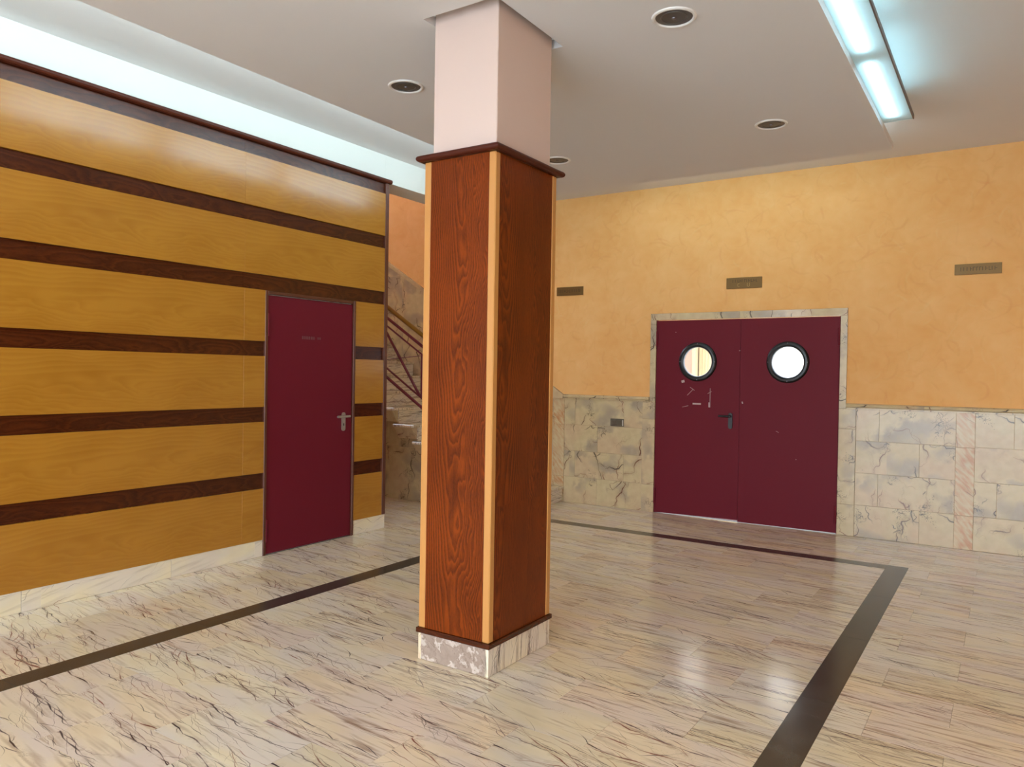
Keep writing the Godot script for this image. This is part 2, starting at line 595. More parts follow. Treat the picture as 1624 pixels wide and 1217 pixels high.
func materials() -> void:
	var fa := floor_marble(11, 0)
	var fb := floor_marble(57, 1)
	mat("pale_marble", Color(0.98, 0.98, 0.97), 0.18, floor_marble(31, 2), Vector2(2.44, 1.22))
	mat("breccia", Color(0.88, 0.845, 0.815), 0.2, breccia(8), Vector2(0.5, 0.2))
	for i in 3:
		var t: Color = [Color(1, 1, 1), Color(0.965, 0.955, 0.94), Color(0.99, 0.965, 0.96)][i]
		for k in 2:
			var m := mat("floor_marble_%d%d" % [k, i], t, 0.15, fa if k == 0 else fb, Vector2(2.44, 1.22))
			m.metallic_specular = 0.55
	var dt := dado_marble(5)
	mat("dado", Color(0.95, 0.915, 0.85), 0.16, dt, Vector2(2.4, 2.4))
	mat("rose", Color(0.90, 0.89, 0.81), 0.18, rose_marble(23), Vector2(0.6, 1.2))
	mat("granite", Color(1, 1, 1), 0.2, granite(3), Vector2(1, 1))
	mat("grout", Color(0.30, 0.27, 0.23), 0.9)
	var be := wood(41, 1024, 1024, 3.6, 1.8, 4, Color(0.665, 0.45, 0.145), Color(0.54, 0.325, 0.07), 0.024, 0.8, 0.29, 0.03, 0.9, 0.04)
	var bm := mat("beech", Color(1, 1, 1), 0.22, be, Vector2(3.6, 1.8))
	bm.metallic_specular = 0.5
	mat("beech_post", Color(0.75, 0.52, 0.27), 0.4)
	var oak := wood(91, 1024, 512, 2.44, 0.5, 1, Color(0.50, 0.215, 0.04), Color(0.25, 0.088, 0.012), 0.0105, 0.9, 0.66, 0.55, 0.8, 0.065)
	mat("oak", Color(1, 1, 1), 0.32, oak, Vector2(2.44, 0.5)).metallic_specular = 0.28
	var wal := wood(133, 1024, 128, 3.6, 0.36, 2, Color(0.315, 0.135, 0.045), Color(0.17, 0.06, 0.018), 0.014, 0.9, 0.6, 0.4, 1.2, 0.04)
	mat("walnut", Color(1, 1, 1), 0.24, wal, Vector2(3.6, 0.36)).metallic_specular = 0.42
	mat("dark_trim", Color(0.29, 0.115, 0.06), 0.35).metallic_specular = 0.35
	mat("frame_wood", Color(0.34, 0.17, 0.10), 0.35)
	mat("plaster", Color(1, 1, 1), 0.85, plaster(77), Vector2(5.6, 5.6))
	mat("white_paint", Color(0.86, 0.85, 0.82), 0.8)
	mat("ceiling_paint", Color(0.87, 0.855, 0.845), 0.9)
	mat("column_paint", Color(0.83, 0.735, 0.685), 0.8)
	mat("door_paint", Color(0.40, 0.088, 0.135), 0.5).metallic_specular = 0.28
	mat("rail_paint", Color(0.40, 0.11, 0.17), 0.4)
	mat("aluminium", Color(0.72, 0.71, 0.68), 0.38, null, Vector2.ONE, 0.85)
	mat("black_plastic", Color(0.045, 0.045, 0.045), 0.35)
	mat("keyhole", Color(0.03, 0.03, 0.03), 0.8)
	mat("brass", Color(0.44, 0.325, 0.15), 0.45, null, Vector2.ONE, 0.45)
	mat("brass_letters", Color(0.26, 0.19, 0.08), 0.5, null, Vector2.ONE, 0.4)
	mat("brass_pale", Color(0.60, 0.48, 0.28), 0.4, null, Vector2.ONE, 0.5)
	mat("handrail", Color(0.50, 0.35, 0.10), 0.35)
	mat("switch_plate", Color(0.40, 0.36, 0.30), 0.32, null, Vector2.ONE, 0.35)
	mat("scuff", Color(0.72, 0.62, 0.60), 0.8)
	mat("faded_letters", Color(0.40, 0.205, 0.22), 0.6)
	mat("lamp_rim", Color(0.90, 0.885, 0.86), 0.4)
	mat("lamp_lens", Color(0.31, 0.295, 0.275), 0.35)
	mat("steel_edge", Color(0.45, 0.43, 0.45), 0.4, null, Vector2.ONE, 0.6)
	mat("outside_paving", Color(0.88, 0.87, 0.85), 0.9)
	mat("outside_pink", Color(0.72, 0.52, 0.46), 0.9)
	mat("outside_cream", Color(0.72, 0.645, 0.50), 0.9)
	mat("outside_white", Color(0.93, 0.92, 0.90), 0.9)
	mat("window_frame", Color(0.55, 0.53, 0.50), 0.5, null, Vector2.ONE, 0.4)
	var g := mat("glass", Color(1, 1, 1, 0.06), 0.02)
	g.transparency = BaseMaterial3D.TRANSPARENCY_ALPHA
	var fr := mat("frosted_glass", Color(0.86, 0.93, 0.92), 0.5)
	fr.backlight_enabled = true
	fr.backlight = Color(1, 1, 1)
	var tu := mat("tube_glow", Color(0.9, 0.95, 1.0), 0.5)
	tu.emission_enabled = true
	tu.emission = Color(0.70, 0.915, 1.0)
	tu.emission_energy_multiplier = 0.15
	var tw := mat("tube_glow_white", Color(0.95, 0.97, 1.0), 0.5)
	tw.emission_enabled = true
	tw.emission = Color(0.80, 0.935, 0.98)
	tw.emission_energy_multiplier = 0.2

# ---------------------------------------------------------------- floor
func on_screen(lo: Vector2, hi: Vector2) -> float:
	var b := Basis.from_euler(Vector3(deg_to_rad(CAM_ROT.x), deg_to_rad(CAM_ROT.y), deg_to_rad(CAM_ROT.z)))
	var f := 608.5 / tan(deg_to_rad(FOV) * 0.5)
	var pts := PackedVector2Array()
	for q in [Vector2(lo.x, lo.y), Vector2(hi.x, lo.y), Vector2(hi.x, hi.y), Vector2(lo.x, hi.y)]:
		var p: Vector3 = b.inverse() * (Vector3(q.x, 0, q.y) - CAM)
		if p.z > -0.3: return 0.0
		pts.append(Vector2(812.0 - f * p.x / p.z, 608.5 + f * p.y / p.z))
	var a := 0.0
	for poly in Geometry2D.intersect_polygons(pts, PackedVector2Array([Vector2(0, 0), Vector2(1624, 0), Vector2(1624, 1217), Vector2(0, 1217)])):
		var s := 0.0
		for i in poly.size(): s += poly[i].cross(poly[(i + 1) % poly.size()])
		a += absf(s) * 0.5
	return a

func build_floor() -> void:
	var fl := root_of("floor", Vector3.ZERO, "polished veined cream marble tile floor with a dark stone border strip", "floor", "", "structure")
	block(fl, "slab", Vector3(-9.3, -0.2, -8.02), Vector3(3.8, -0.0201, 2.9), M.grout, 0.0)
	var zones := [
		[-3.85, -0.80, -6.65, 1.202, -0.80, -6.65, 0], [-0.647, 3.6, -6.80, 1.352, -0.19, -6.80, 1], [-5.0, -4.0, -6.80, 1.352, -4.0, -6.80, 0],
		[-9.3, 3.6, -7.84, -6.80, -0.19, -6.80, 1], [-5.0, 3.6, 1.352, 2.7, -0.19, 1.352, 0], [-9.3, -5.0, -6.80, -5.4, -5.0, -6.80, 1]]
	var tiles := []
	var tl := 0.61
	var tw := 0.302
	for zn in zones:
		var r0 := int(floor((zn[2] - zn[5]) / tw - 0.001))
		var r1 := int(ceil((zn[3] - zn[5]) / tw))
		for r in range(r0, r1):
			var za: float = maxf(zn[2], zn[5] + r * tw)
			var zb: float = minf(zn[3], zn[5] + (r + 1) * tw)
			if zb - za < 0.02: continue
			var x0: float = zn[4] + (0.5 * tl if posmod(r + zn[6], 2) == 1 else 0.0)
			var c0 := int(floor((zn[0] - x0) / tl - 0.001))
			var c1 := int(ceil((zn[1] - x0) / tl))
			for c in range(c0, c1):
				var xa: float = maxf(zn[0], x0 + c * tl)
				var xb: float = minf(zn[1], x0 + (c + 1) * tl)
				if xb - xa < 0.02: continue
				tiles.append([xa, xb, za, zb, on_screen(Vector2(xa, za), Vector2(xb, zb))])
	tiles.sort_custom(func(a, b): return a[4] > b[4])
	var rest := new_st()
	var count := 0
	var g := 0.0006
	for i in tiles.size():
		var t: Array = tiles[i]
		var s := Vector3(t[1] - t[0] - 2 * g, 0.02, t[3] - t[2] - 2 * g)
		var off := Vector2(0.31 + 0.305 * rng.randi_range(0, 5), 0.16 + 0.1 * rng.randi_range(0, 8))
		var flip := rng.randf() < 0.5
		var p := Vector3((t[0] + t[1]) * 0.5, -0.01, (t[2] + t[3]) * 0.5)
		var streaky := 1 if rng.randf() < clampf(0.72 + 0.22 * p.x, 0.08, 0.92) else 0
		var m: Material = M["floor_marble_%d%d" % [streaky, rng.randi_range(0, 2)]]
		if t[4] > 0.0 and count < 300:
			part(fl, "floor_tile", cbox(s, 0.0003, off, false, flip), m, p)
			count += 1
		else:
			add_cbox(rest, s, 0.0, off, false, p, flip)
	tag(part(fl, "floor_tile_field", rest.commit(), M.floor_marble_10), "further marble tiles of the same floor", "", "", "stuff")
	# dark border, in pieces of about a metre
	var strips := [[-4.0, -3.85, -6.80, 1.352, false], [-0.80, -0.647, -6.80, 1.352, false], [-3.85, -0.80, -6.80, -6.65, true], [-3.85, -0.80, 1.202, 1.352, true]]
	for s in strips:
		var n := int(round(maxf(s[1] - s[0], s[3] - s[2]) / 1.02))
		for k in n:
			var lo := Vector3(s[0], -0.02, s[2])
			var hi := Vector3(s[1], 0.0, s[3])
			if s[4]:
				lo.x = lerpf(s[0], s[1], float(k) / n)
				hi.x = lerpf(s[0], s[1], float(k + 1) / n)
			else:
				lo.z = lerpf(s[2], s[3], float(k) / n)
				hi.z = lerpf(s[2], s[3], float(k + 1) / n)
			var q := Vector3(0.0004, 0, 0.0004)
			block(fl, "border_strip", lo + q, hi - q, M.granite, 0.0006, Vector2(0.17 * k, 0.4 * k))

# ---------------------------------------------------------------- walls
func build_left_wall() -> void:
	var w := root_of("wall_left", Vector3.ZERO, "cream wall clad in golden beech panels with dark walnut strips", "wall", "", "structure")
	block(w, "plaster_wall", Vector3(-5.30, 0, -5.41), Vector3(XW, HC, 2.695), M.white_paint, 0.0)
	block(w, "beam", Vector3(-5.30, 3.30, -7.86), Vector3(XW, HC, -5.411), M.white_paint, 0.0)
	var tops := [3.18, 2.664, 2.131, 1.605, 1.080, 0.546]
	var bots := [2.783, 2.253, 1.724, 1.200, 0.671, 0.133]
	for r in 6:
		var runs := [[2.69, 1.07], [1.07, -1.37], [-1.37, -3.81]]
		if r < 2: runs.append([-3.81, -5.385])
		else: runs.append_array([[-3.81, -4.010], [-5.014, -5.385]])
		for k in runs.size():
			var a: Array = runs[k]
			var off := Vector2(1.25 + fposmod(0.37 * k + 0.53 * r, 1.1), 0.225 + 0.45 * ((r * 2 + k) % 4))
			if k >= 3: off = Vector2(0.9 + 0.3 * r, 0.225 + 0.45 * ((r + k) % 4))
			block(w, "beech_panel", Vector3(XW, bots[r], a[1] + 0.0001), Vector3(XP, tops[r], a[0] - 0.0001), M.beech, 0.0006, off)
	var st := [[3.28, 3.18], [2.783, 2.664], [2.253, 2.131], [1.724, 1.605], [1.200, 1.080], [0.671, 0.546]]
	for k in st.size():
		var s: Array = st[k]
		var zr := [[2.69, 0.9], [0.9, -1.5], [-1.5, -3.81], [-3.81, -5.385]]
		if k > 2: zr = [[2.69, 0.9], [0.9, -1.5], [-1.5, -4.010], [-5.014, -5.385]]
		for j in zr.size():
			block(w, "walnut_strip", Vector3(XW, s[1] + 0.0003, zr[j][1] + 0.0005), Vector3(-5.003, s[0] - 0.0003, zr[j][0] - 0.0005), M.walnut, 0.0, Vector2(1.3 + fposmod(0.31 * k + 0.47 * j, 1.0), 0.08 + 0.18 * ((j + k) % 2)))
	# rounded top cap: profile swept along z
	var cap := PackedVector2Array([Vector2(0, 0), Vector2(0.046, 0), Vector2(0.056, 0.005), Vector2(0.061, 0.015), Vector2(0.061, 0.025), Vector2(0.056, 0.035), Vector2(0.046, 0.04), Vector2(0, 0.04)])
	part(w, "top_cap", prism(cap, -5.452, 2.69), M.dark_trim, Vector3(XW, 3.281, 0))
	block(w, "end_trim", Vector3(-5.15, 0.133, -5.432), Vector3(XP + 0.004, 3.2805, -5.387), M.frame_wood, 0.003)
	var bb := root_of("baseboard_left", Vector3.ZERO, "pale veined marble skirting pieces under the beech panels", "baseboard", "", "structure")
	var js := [2.69, 2.2, 1.73, 0.74, -0.25, -1.24, -2.231, -3.218, -4.010]
	for i in js.size() - 1:
		block(bb, "skirting_piece", Vector3(XW, 0.001, js[i + 1] + 0.0008), Vector3(XP - 0.003, 0.1325, js[i] - 0.0008), M.pale_marble, 0.0015, Vector2(0.3 + 0.7 * i, 0.2 + 0.3 * (i % 4)))
	block(bb, "skirting_piece", Vector3(-5.15, 0.001, -5.43), Vector3(XP - 0.003, 0.1325, -5.014), M.pale_marble, 0.0015, Vector2(1.9, 0.55))

func build_back_wall() -> void:
	var w := root_of("wall_back", Vector3.ZERO, "sponged orange plaster wall above a veined marble dado", "wall", "", "structure")
	var st := new_st()
	var o := Vector2(5.2, 4.9)
	for b in [[-9.3, -3.25, 0.0, 4.6], [-1.372, 3.8, 0.0, 3.8], [-3.25, -1.372, 2.104, 3.8]]:
		var lo := Vector3(b[0], b[2], ZB - 0.16)
		var hi := Vector3(b[1], b[3], ZB)
		var c := (lo + hi) * 0.5
		add_cbox(st, hi - lo, 0.0, Vector2(c.x, -c.y) + o, false, c)
	part(w, "plaster_wall", st.commit(), M.plaster)
	# dado tiles: rows from the floor up
	var rows := [[0.001, 0.304], [0.304, 0.609], [0.609, 0.913], [0.913, 1.211]]
	var left := [[-4.38, -3.945, -3.395], [-4.38, -4.235, -3.615, -3.395], [-4.38, -3.945, -3.395], [-4.38, -4.24, -3.62, -3.395]]
	var right := [[-1.218, -0.672, -0.396], [-1.218, -1.02, -0.396], [-1.218, -0.68, -0.396], [-1.218, -1.018, -0.396]]
	var far := [[-0.25, 0.36, 0.97, 1.58, 2.19, 2.8, 3.6], [-0.25, -0.08, 0.53, 1.14, 1.75, 2.36, 3.6], [-0.25, 0.34, 0.95, 1.56, 2.17, 2.78, 3.6], [-0.25, 0.037, 0.647, 1.257, 1.867, 2.477, 3.6]]
	for r in 4:
		for set_ in [left[r], right[r], far[r]]:
			for i in set_.size() - 1:
				var k := int(absf(set_[i]) * 37.0) + r * 5
				block(w, "dado_tile", Vector3(set_[i] + 0.0005, rows[r][0] + 0.0005, ZB), Vector3(set_[i + 1] - 0.0005, rows[r][1] - 0.0005, ZD), M.dado, 0.001, Vector2(0.35 * (k % 7) + 0.3, 0.29 * (k % 8) + 0.2), false, k % 2 == 0)
	for q in [[0.001, 0.30], [0.30, 0.905], [0.905, 1.211]]:
		block(w, "rose_strip", Vector3(-0.3955, q[0] + 0.0005, ZB), Vector3(-0.2505, q[1] - 0.0005, ZD + 0.002), M.rose, 0.001, Vector2(0.2, q[0] + 0.1))
		block(w, "rose_strip", Vector3(-4.53, q[0] + 0.0005, ZB), Vector3(-4.381, q[1] - 0.0005, ZD + 0.002), M.rose, 0.001, Vector2(0.42, q[0] + 0.3))
	# moulded ledge on the dado
	var led := PackedVector2Array([Vector2(0, 0), Vector2(0.024, 0), Vector2(0.024, 0.012), Vector2(0.034, 0.022), Vector2(0.036, 0.032), Vector2(0.032, 0.042), Vector2(0.020, 0.050), Vector2(0, 0.052)])
	for rn in [[-4.40, -3.72], [-3.72, -3.318], [-1.308, -0.65], [-0.65, 0.01], [0.01, 0.9], [0.9, 1.9], [1.9, 2.9], [2.9, 3.6]]:
		var m := prism(led, 0.0005, rn[1] - rn[0] - 0.0005, Vector2(rn[0] * 0.7 + 4.0, 0.3))
		part(w, "ledge_piece", m, M.dado, Vector3(rn[1], 1.2115, ZB), Vector3(0, -PI / 2, 0))
	# stone surround of the double door
	for q in [[0.001, 0.30], [0.30, 1.02], [1.02, 1.2105]]:
		block(w, "surround_piece", Vector3(-3.394, q[0] + 0.0005, ZB), Vector3(-3.2505, q[1] - 0.0005, ZD + 0.006), M.dado, 0.0015, Vector2(0.2 + q[0], 1.3), true)
		block(w, "surround_piece", Vector3(-1.3715, q[0] + 0.0005, ZB), Vector3(-1.219, q[1] - 0.0005, ZD + 0.006), M.dado, 0.0015, Vector2(1.5 - q[0], 0.4), true)
	for q in [[-3.315, -3.2505], [-1.3715, -1.310]]:
		block(w, "surround_piece", Vector3(q[0], 1.2115, ZB), Vector3(q[1], 2.1035, ZD + 0.006), M.dado, 0.0015, Vector2(0.7, 0.5 if q[0] < -2 else 0.9), true)
	for q in [[-3.315, -2.34], [-2.34, -1.310]]:
		block(w, "surround_piece", Vector3(q[0], 2.1045, ZB), Vector3(q[1], 2.175, ZD + 0.006), M.dado, 0.0015, Vector2(0.8 if q[0] < -3 else 1.5, 0.6), false)
	# marble climbing with the stairs
	var sl := 0.181 / 0.29
	var x0 := -4.40
	var xs := [-4.531, -5.13, -5.73, -6.33, -6.93, -7.53, -8.13]
	for i in xs.size() - 1:
		var y0: float = 1.21 + sl * (x0 - xs[i])
		var y1: float = 1.21 + sl * (x0 - xs[i + 1])
		part(w, "stair_dado_slab", prism(PackedVector2Array([Vector2(xs[i + 1] + 0.0006, 0.002), Vector2(xs[i] - 0.0006, 0.002), Vector2(xs[i] - 0.0006, y0), Vector2(xs[i + 1] + 0.0006, y1)]), ZB, ZD, Vector2(3.1 * i, 0.7 * i)), M.dado)
		part(w, "stair_dado_cap", prism(PackedVector2Array([Vector2(xs[i + 1], y1 + 0.001), Vector2(xs[i] - 0.001, y0 + 0.001), Vector2(xs[i] - 0.001, y0 + 0.055), Vector2(xs[i + 1], y1 + 0.055)]), ZB, ZD + 0.02, Vector2(1.1 * i, 0.4)), M.dado)
	part(w, "stair_dado_cap", prism(PackedVector2Array([Vector2(-4.531, 1.212), Vector2(-4.401, 1.212), Vector2(-4.401, 1.262), Vector2(-4.531, 1.21 + sl * 0.131 + 0.055)]), ZB, ZD + 0.02), M.dado)

func build_other_walls() -> void:
	var r := root_of("wall_right", Vector3.ZERO, "sponged orange plaster wall closing the hall opposite the panels", "wall", "", "structure")
	block(r, "plaster_wall", Vector3(3.6, 0, -7.85), Vector3(3.8, HC, 2.695), M.plaster, 0.0)
	var s := root_of("wall_stairwell", Vector3.ZERO, "orange plaster walls closing the stairwell behind the panelled wall", "wall", "", "structure")
	block(s, "plaster_wall", Vector3(-9.3, 0, -5.40), Vector3(-5.301, 6.2, -5.25), M.plaster, 0.0)
	block(s, "end_wall", Vector3(-9.5, 0, -7.85), Vector3(-9.3, 4.5, -5.25), M.plaster, 0.0)
	block(s, "upper_wall", Vector3(-5.45, HC + 0.201, -7.85), Vector3(-5.301, 6.2, -5.401), M.plaster, 0.0)
	block(s, "upper_wall", Vector3(-9.3, 4.601, ZB - 0.16), Vector3(-5.301, 6.2, ZB), M.plaster, 0.0)
	# street front behind the camera: piers, sill, lintel and a glazed opening that lets the daylight in
	var f := root_of("wall_front", Vector3.ZERO, "street wall with the glazed front of the hall", "wall", "", "structure")
	block(f, "pier", Vector3(-5.3, 0, 2.7), Vector3(-4.7, HC, 2.9), M.white_paint, 0.0)
	block(f, "pier", Vector3(3.2, 0, 2.7), Vector3(3.8, HC, 2.9), M.white_paint, 0.0)
	block(f, "lintel", Vector3(-4.7, 3.30, 2.7), Vector3(3.2, HC, 2.9), M.white_paint, 0.0)
	block(f, "sill", Vector3(-4.7, 0, 2.7), Vector3(3.2, 0.08, 2.9), M.white_paint, 0.0)
	var n := root_of("window_1", Vector3.ZERO, "wide shop-front window with grey metal bars", "window", "", "structure")
	for k in 13:
		var x := -4.7 + 7.9 * k / 12.0
		block(n, "mullion", Vector3(x - 0.04, 0.08, 2.76), Vector3(x + 0.04, 3.30, 2.84), M.window_frame, 0.004)
	block(n, "transom", Vector3(-4.7, 2.1, 2.77), Vector3(3.2, 2.16, 2.83), M.window_frame, 0.004)

func build_ceilings() -> void:
	var c := root_of("ceiling", Vector3.ZERO, "plain off-white upper ceiling of the hall", "ceiling", "", "structure")
	block(c, "ceiling_slab", Vector3(-5.45, HC + 0.0005, -8.01), Vector3(3.8, HC + 0.2, 2.9), M.ceiling_paint, 0.0)
	# the stairwell is open to the floor above and lit from a window there
	block(c, "stairwell_ceiling", Vector3(-9.5, 6.2, -8.01), Vector3(-5.30, 6.4, -5.25), M.ceiling_paint, 0.0)
	# suspended field with a square hole for the column
	var s := root_of("ceiling_suspended", Vector3.ZERO, "lower suspended ceiling field with a square hole around the column", "ceiling", "", "structure")
	var st := new_st()
	for b in [[-3.876, -0.805, -6.63, -3.660], [-3.876, -0.805, -3.010, 2.3], [-3.876, -2.546, -3.660, -3.010], [-2.094, -0.805, -3.660, -3.010]]:
		var lo := Vector3(b[0], HS, b[2])
		var hi := Vector3(b[1], HS + 0.05, b[3])
		add_cbox(st, hi - lo, 0.0, Vector2.ZERO, false, (lo + hi) * 0.5)
	part(s, "ceiling_field", st.commit(), M.ceiling_paint)
	for p in [Vector3(-3.2, 0, -5.8), Vector3(-1.5, 0, -5.8), Vector3(-3.2, 0, -2.0), Vector3(-1.5, 0, -2.0), Vector3(-3.2, 0, 1.5), Vector3(-1.5, 0, 1.5)]:
		part(s, "hanger_rod", rod(Vector3(p.x, HS + 0.05, p.z), Vector3(p.x, HC, p.z), 0.006, 8), M.steel_edge)

# ---------------------------------------------------------------- column
func build_column() -> void:
	var c := Vector3(-2.341, 0, -3.3585)
	var k := root_of("column", c, "square column clad in red-brown oak with pale corner posts and marble base", "column")
	var hx := 0.224
	var hz := 0.2965
	# marble base: front and back slabs between the side slabs
	var sb := [["base_slab", Vector3(-hx + 0.02, 0.001, hz - 0.02), Vector3(hx - 0.0205, 0.14, hz), M.breccia, Vector2(0.25, 0.1)], ["base_slab", Vector3(-hx + 0.02, 0.001, -hz), Vector3(hx - 0.0205, 0.14, -hz + 0.02), M.dado, Vector2(0.4, 0.6)],
		["base_slab", Vector3(hx - 0.02, 0.001, -hz), Vector3(hx, 0.14, hz), M.floor_marble_10, Vector2(0.6, 0.5)], ["base_slab", Vector3(-hx, 0.001, -hz), Vector3(-hx + 0.0195, 0.14, hz), M.floor_marble_12, Vector2(0.9, 0.5)]]
	for s in sb:
		part(k, s[0], cbox(s[2] - s[1], 0.0015, s[4], s[3] == M.floor_marble_10 or s[3] == M.floor_marble_12), s[3], (s[1] + s[2]) * 0.5)
	part(k, "core", cbox(Vector3(0.40, 2.40, 0.54), 0.0), M.grout, Vector3(0, 1.3, 0))
	# lower trim
	part(k, "base_trim", cbox(Vector3(2 * hx + 0.02, 0.026, 2 * hz + 0.02), 0.003, Vector2(0.3, 0.1)), M.walnut, Vector3(0, 0.1535, 0))
	# oak panels, grain upright
	var y0 := 0.167
	var y1 := 2.585
	var hy := (y1 - y0) * 0.5
	var ym := (y1 + y0) * 0.5
	for sg in [1.0, -1.0]:
		part(k, "oak_panel", cbox(Vector3(2 * hx - 0.078, 2 * hy, 0.016), 0.0005, Vector2(1.22, 0.25), true), M.oak, Vector3(0, ym, sg * (hz - 0.012)))
		part(k, "oak_panel", cbox(Vector3(0.016, 2 * hy, 2 * hz - 0.078), 0.0005, Vector2(1.9, 0.06), true), M.oak, Vector3(sg * (hx - 0.012), ym, 0))
	for sx in [1.0, -1.0]:
		for sz in [1.0, -1.0]:
			part(k, "corner_post", cbox(Vector3(0.042, 2 * hy, 0.042), 0.005, Vector2(1.22, 0.33 + 0.4 * sx + 0.2 * sz), true), M.beech_post, Vector3(sx * (hx - 0.021), ym, sz * (hz - 0.021)))
	# rounded crown
	var st := new_st()
	var prof := [Vector2(0.0, 0.0), Vector2(0.022, 0.0), Vector2(0.029, 0.004), Vector2(0.033, 0.010), Vector2(0.034, 0.016), Vector2(0.033, 0.022), Vector2(0.029, 0.028), Vector2(0.022, 0.032), Vector2(-0.06, 0.032)]
	for i in prof.size() - 1:
		var a: Vector2 = prof[i]
		var b: Vector2 = prof[i + 1]
		var t := (b - a).normalized()
		for side in 4:
			var d: Vector3 = [Vector3.RIGHT, Vector3.BACK, Vector3.LEFT, Vector3.FORWARD][side]
			var e: Vector3 = [Vector3.BACK, Vector3.LEFT, Vector3.FORWARD, Vector3.RIGHT][side]
			var hd: float = hx if side % 2 == 0 else hz
			var he: float = hz if side % 2 == 0 else hx
			var n: Vector3 = (d * t.y - Vector3.UP * t.x).normalized()
			quad(st, d * (hd + a.x) - e * (he + a.x) + Vector3.UP * a.y, d * (hd + a.x) + e * (he + a.x) + Vector3.UP * a.y, d * (hd + b.x) + e * (he + b.x) + Vector3.UP * b.y, d * (hd + b.x) - e * (he + b.x) + Vector3.UP * b.y, n)
	part(k, "crown", st.commit(), M.dark_trim, Vector3(0, 2.5855, 0))
	tag(part(k, "plaster_shaft", cbox(Vector3(0.40, HC - 2.60, 0.52), 0.004), M.column_paint, Vector3(0, (HC + 2.60) * 0.5, 0)), "pale pink painted upper shaft")

# ---------------------------------------------------------------- doors
func lever_set(parent: Node3D, plate_mat: Material, at: Vector3, basis: Basis, hole: bool, knob: bool) -> void:
	# built in the xy plane facing +z, lever to -x
	var h := Node3D.new()
	h.name = "handle"
	h.transform = Transform3D(basis, at)
	parent.add_child(h, true)
	var pts := PackedVector2Array()
	for i in 13: pts.append(Vector2(0.021 * cos(PI * i / 12.0), 0.062 + 0.021 * sin(PI * i / 12.0)))
	for i in 13: pts.append(Vector2(-0.021 * cos(PI * i / 12.0), -0.062 - 0.021 * sin(PI * i / 12.0)))
	part(h, "back_plate", prism(pts, 0.0, 0.009), plate_mat)
	part(h, "neck", rod(Vector3(0, 0.048, 0.008), Vector3(0, 0.048, 0.052), 0.010), plate_mat)
	var st := new_st()
	part(h, "lever", rod(Vector3(0.012, 0.048, 0.048), Vector3(-0.112, 0.048, 0.050), 0.0105), plate_mat)
	if knob:
		part(h, "lever_end", rod(Vector3(0.012, 0.048, 0.048), Vector3(0.040, 0.048, 0.046), 0.010), plate_mat)
	if hole:
		part(h, "keyhole", prism(PackedVector2Array([Vector2(-0.004, -0.038), Vector2(0.004, -0.038), Vector2(0.006, -0.020), Vector2(0.003, -0.014), Vector2(-0.003, -0.014), Vector2(-0.006, -0.020)]), 0.009, 0.0096), M.keyhole)

func build_side_door() -> void:
	var d := root_of("door_1", Vector3(XP, 0, -4.512), "plain burgundy metal door set in the beech panelled wall", "door", "", "structure")
	var leaf := part(d, "leaf", cbox(Vector3(0.018, 2.088, 0.940), 0.0025), M.door_paint, Vector3(-0.020, 1.052, 0.0))
	# frame
	for s in [[0.474, 0.502], [-0.502, -0.474]]:
		part(d, "frame_jamb", cbox(Vector3(0.040, 2.13, s[1] - s[0] - 0.001), 0.003), M.frame_wood, Vector3(-0.0175, 1.066, (s[0] + s[1]) * 0.5))
	part(d, "frame_head", cbox(Vector3(0.040, 0.026, 0.946), 0.003), M.frame_wood, Vector3(-0.0175, 2.1165, 0))
	for y in [1.86, 0.20]:
		part(d, "hinge", rod(Vector3(0, y - 0.09, 0.468), Vector3(0, y + 0.09, 0.468), 0.010), M.door_paint, Vector3(-0.004, 0, 0))
	lever_set(d, M.aluminium, Vector3(-0.011, 1.043, -0.370), Basis(Vector3.UP, PI / 2), true, true)
	# faded little lettering, no longer legible
	var z := 0.115
	for k in 9:
		var wz: float = [0.018, 0.016, 0.02, 0.018, 0.020, 0.017, 0.020, 0.014, 0.018][k]
		if k != 6:
			part(leaf, "faded_letter", cbox(Vector3(0.0008, 0.026 if k < 7 else 0.02, wz), 0.0), M.faded_letters, Vector3(0.0093, 0.720, z - wz * 0.5))
		z -= wz + 0.006

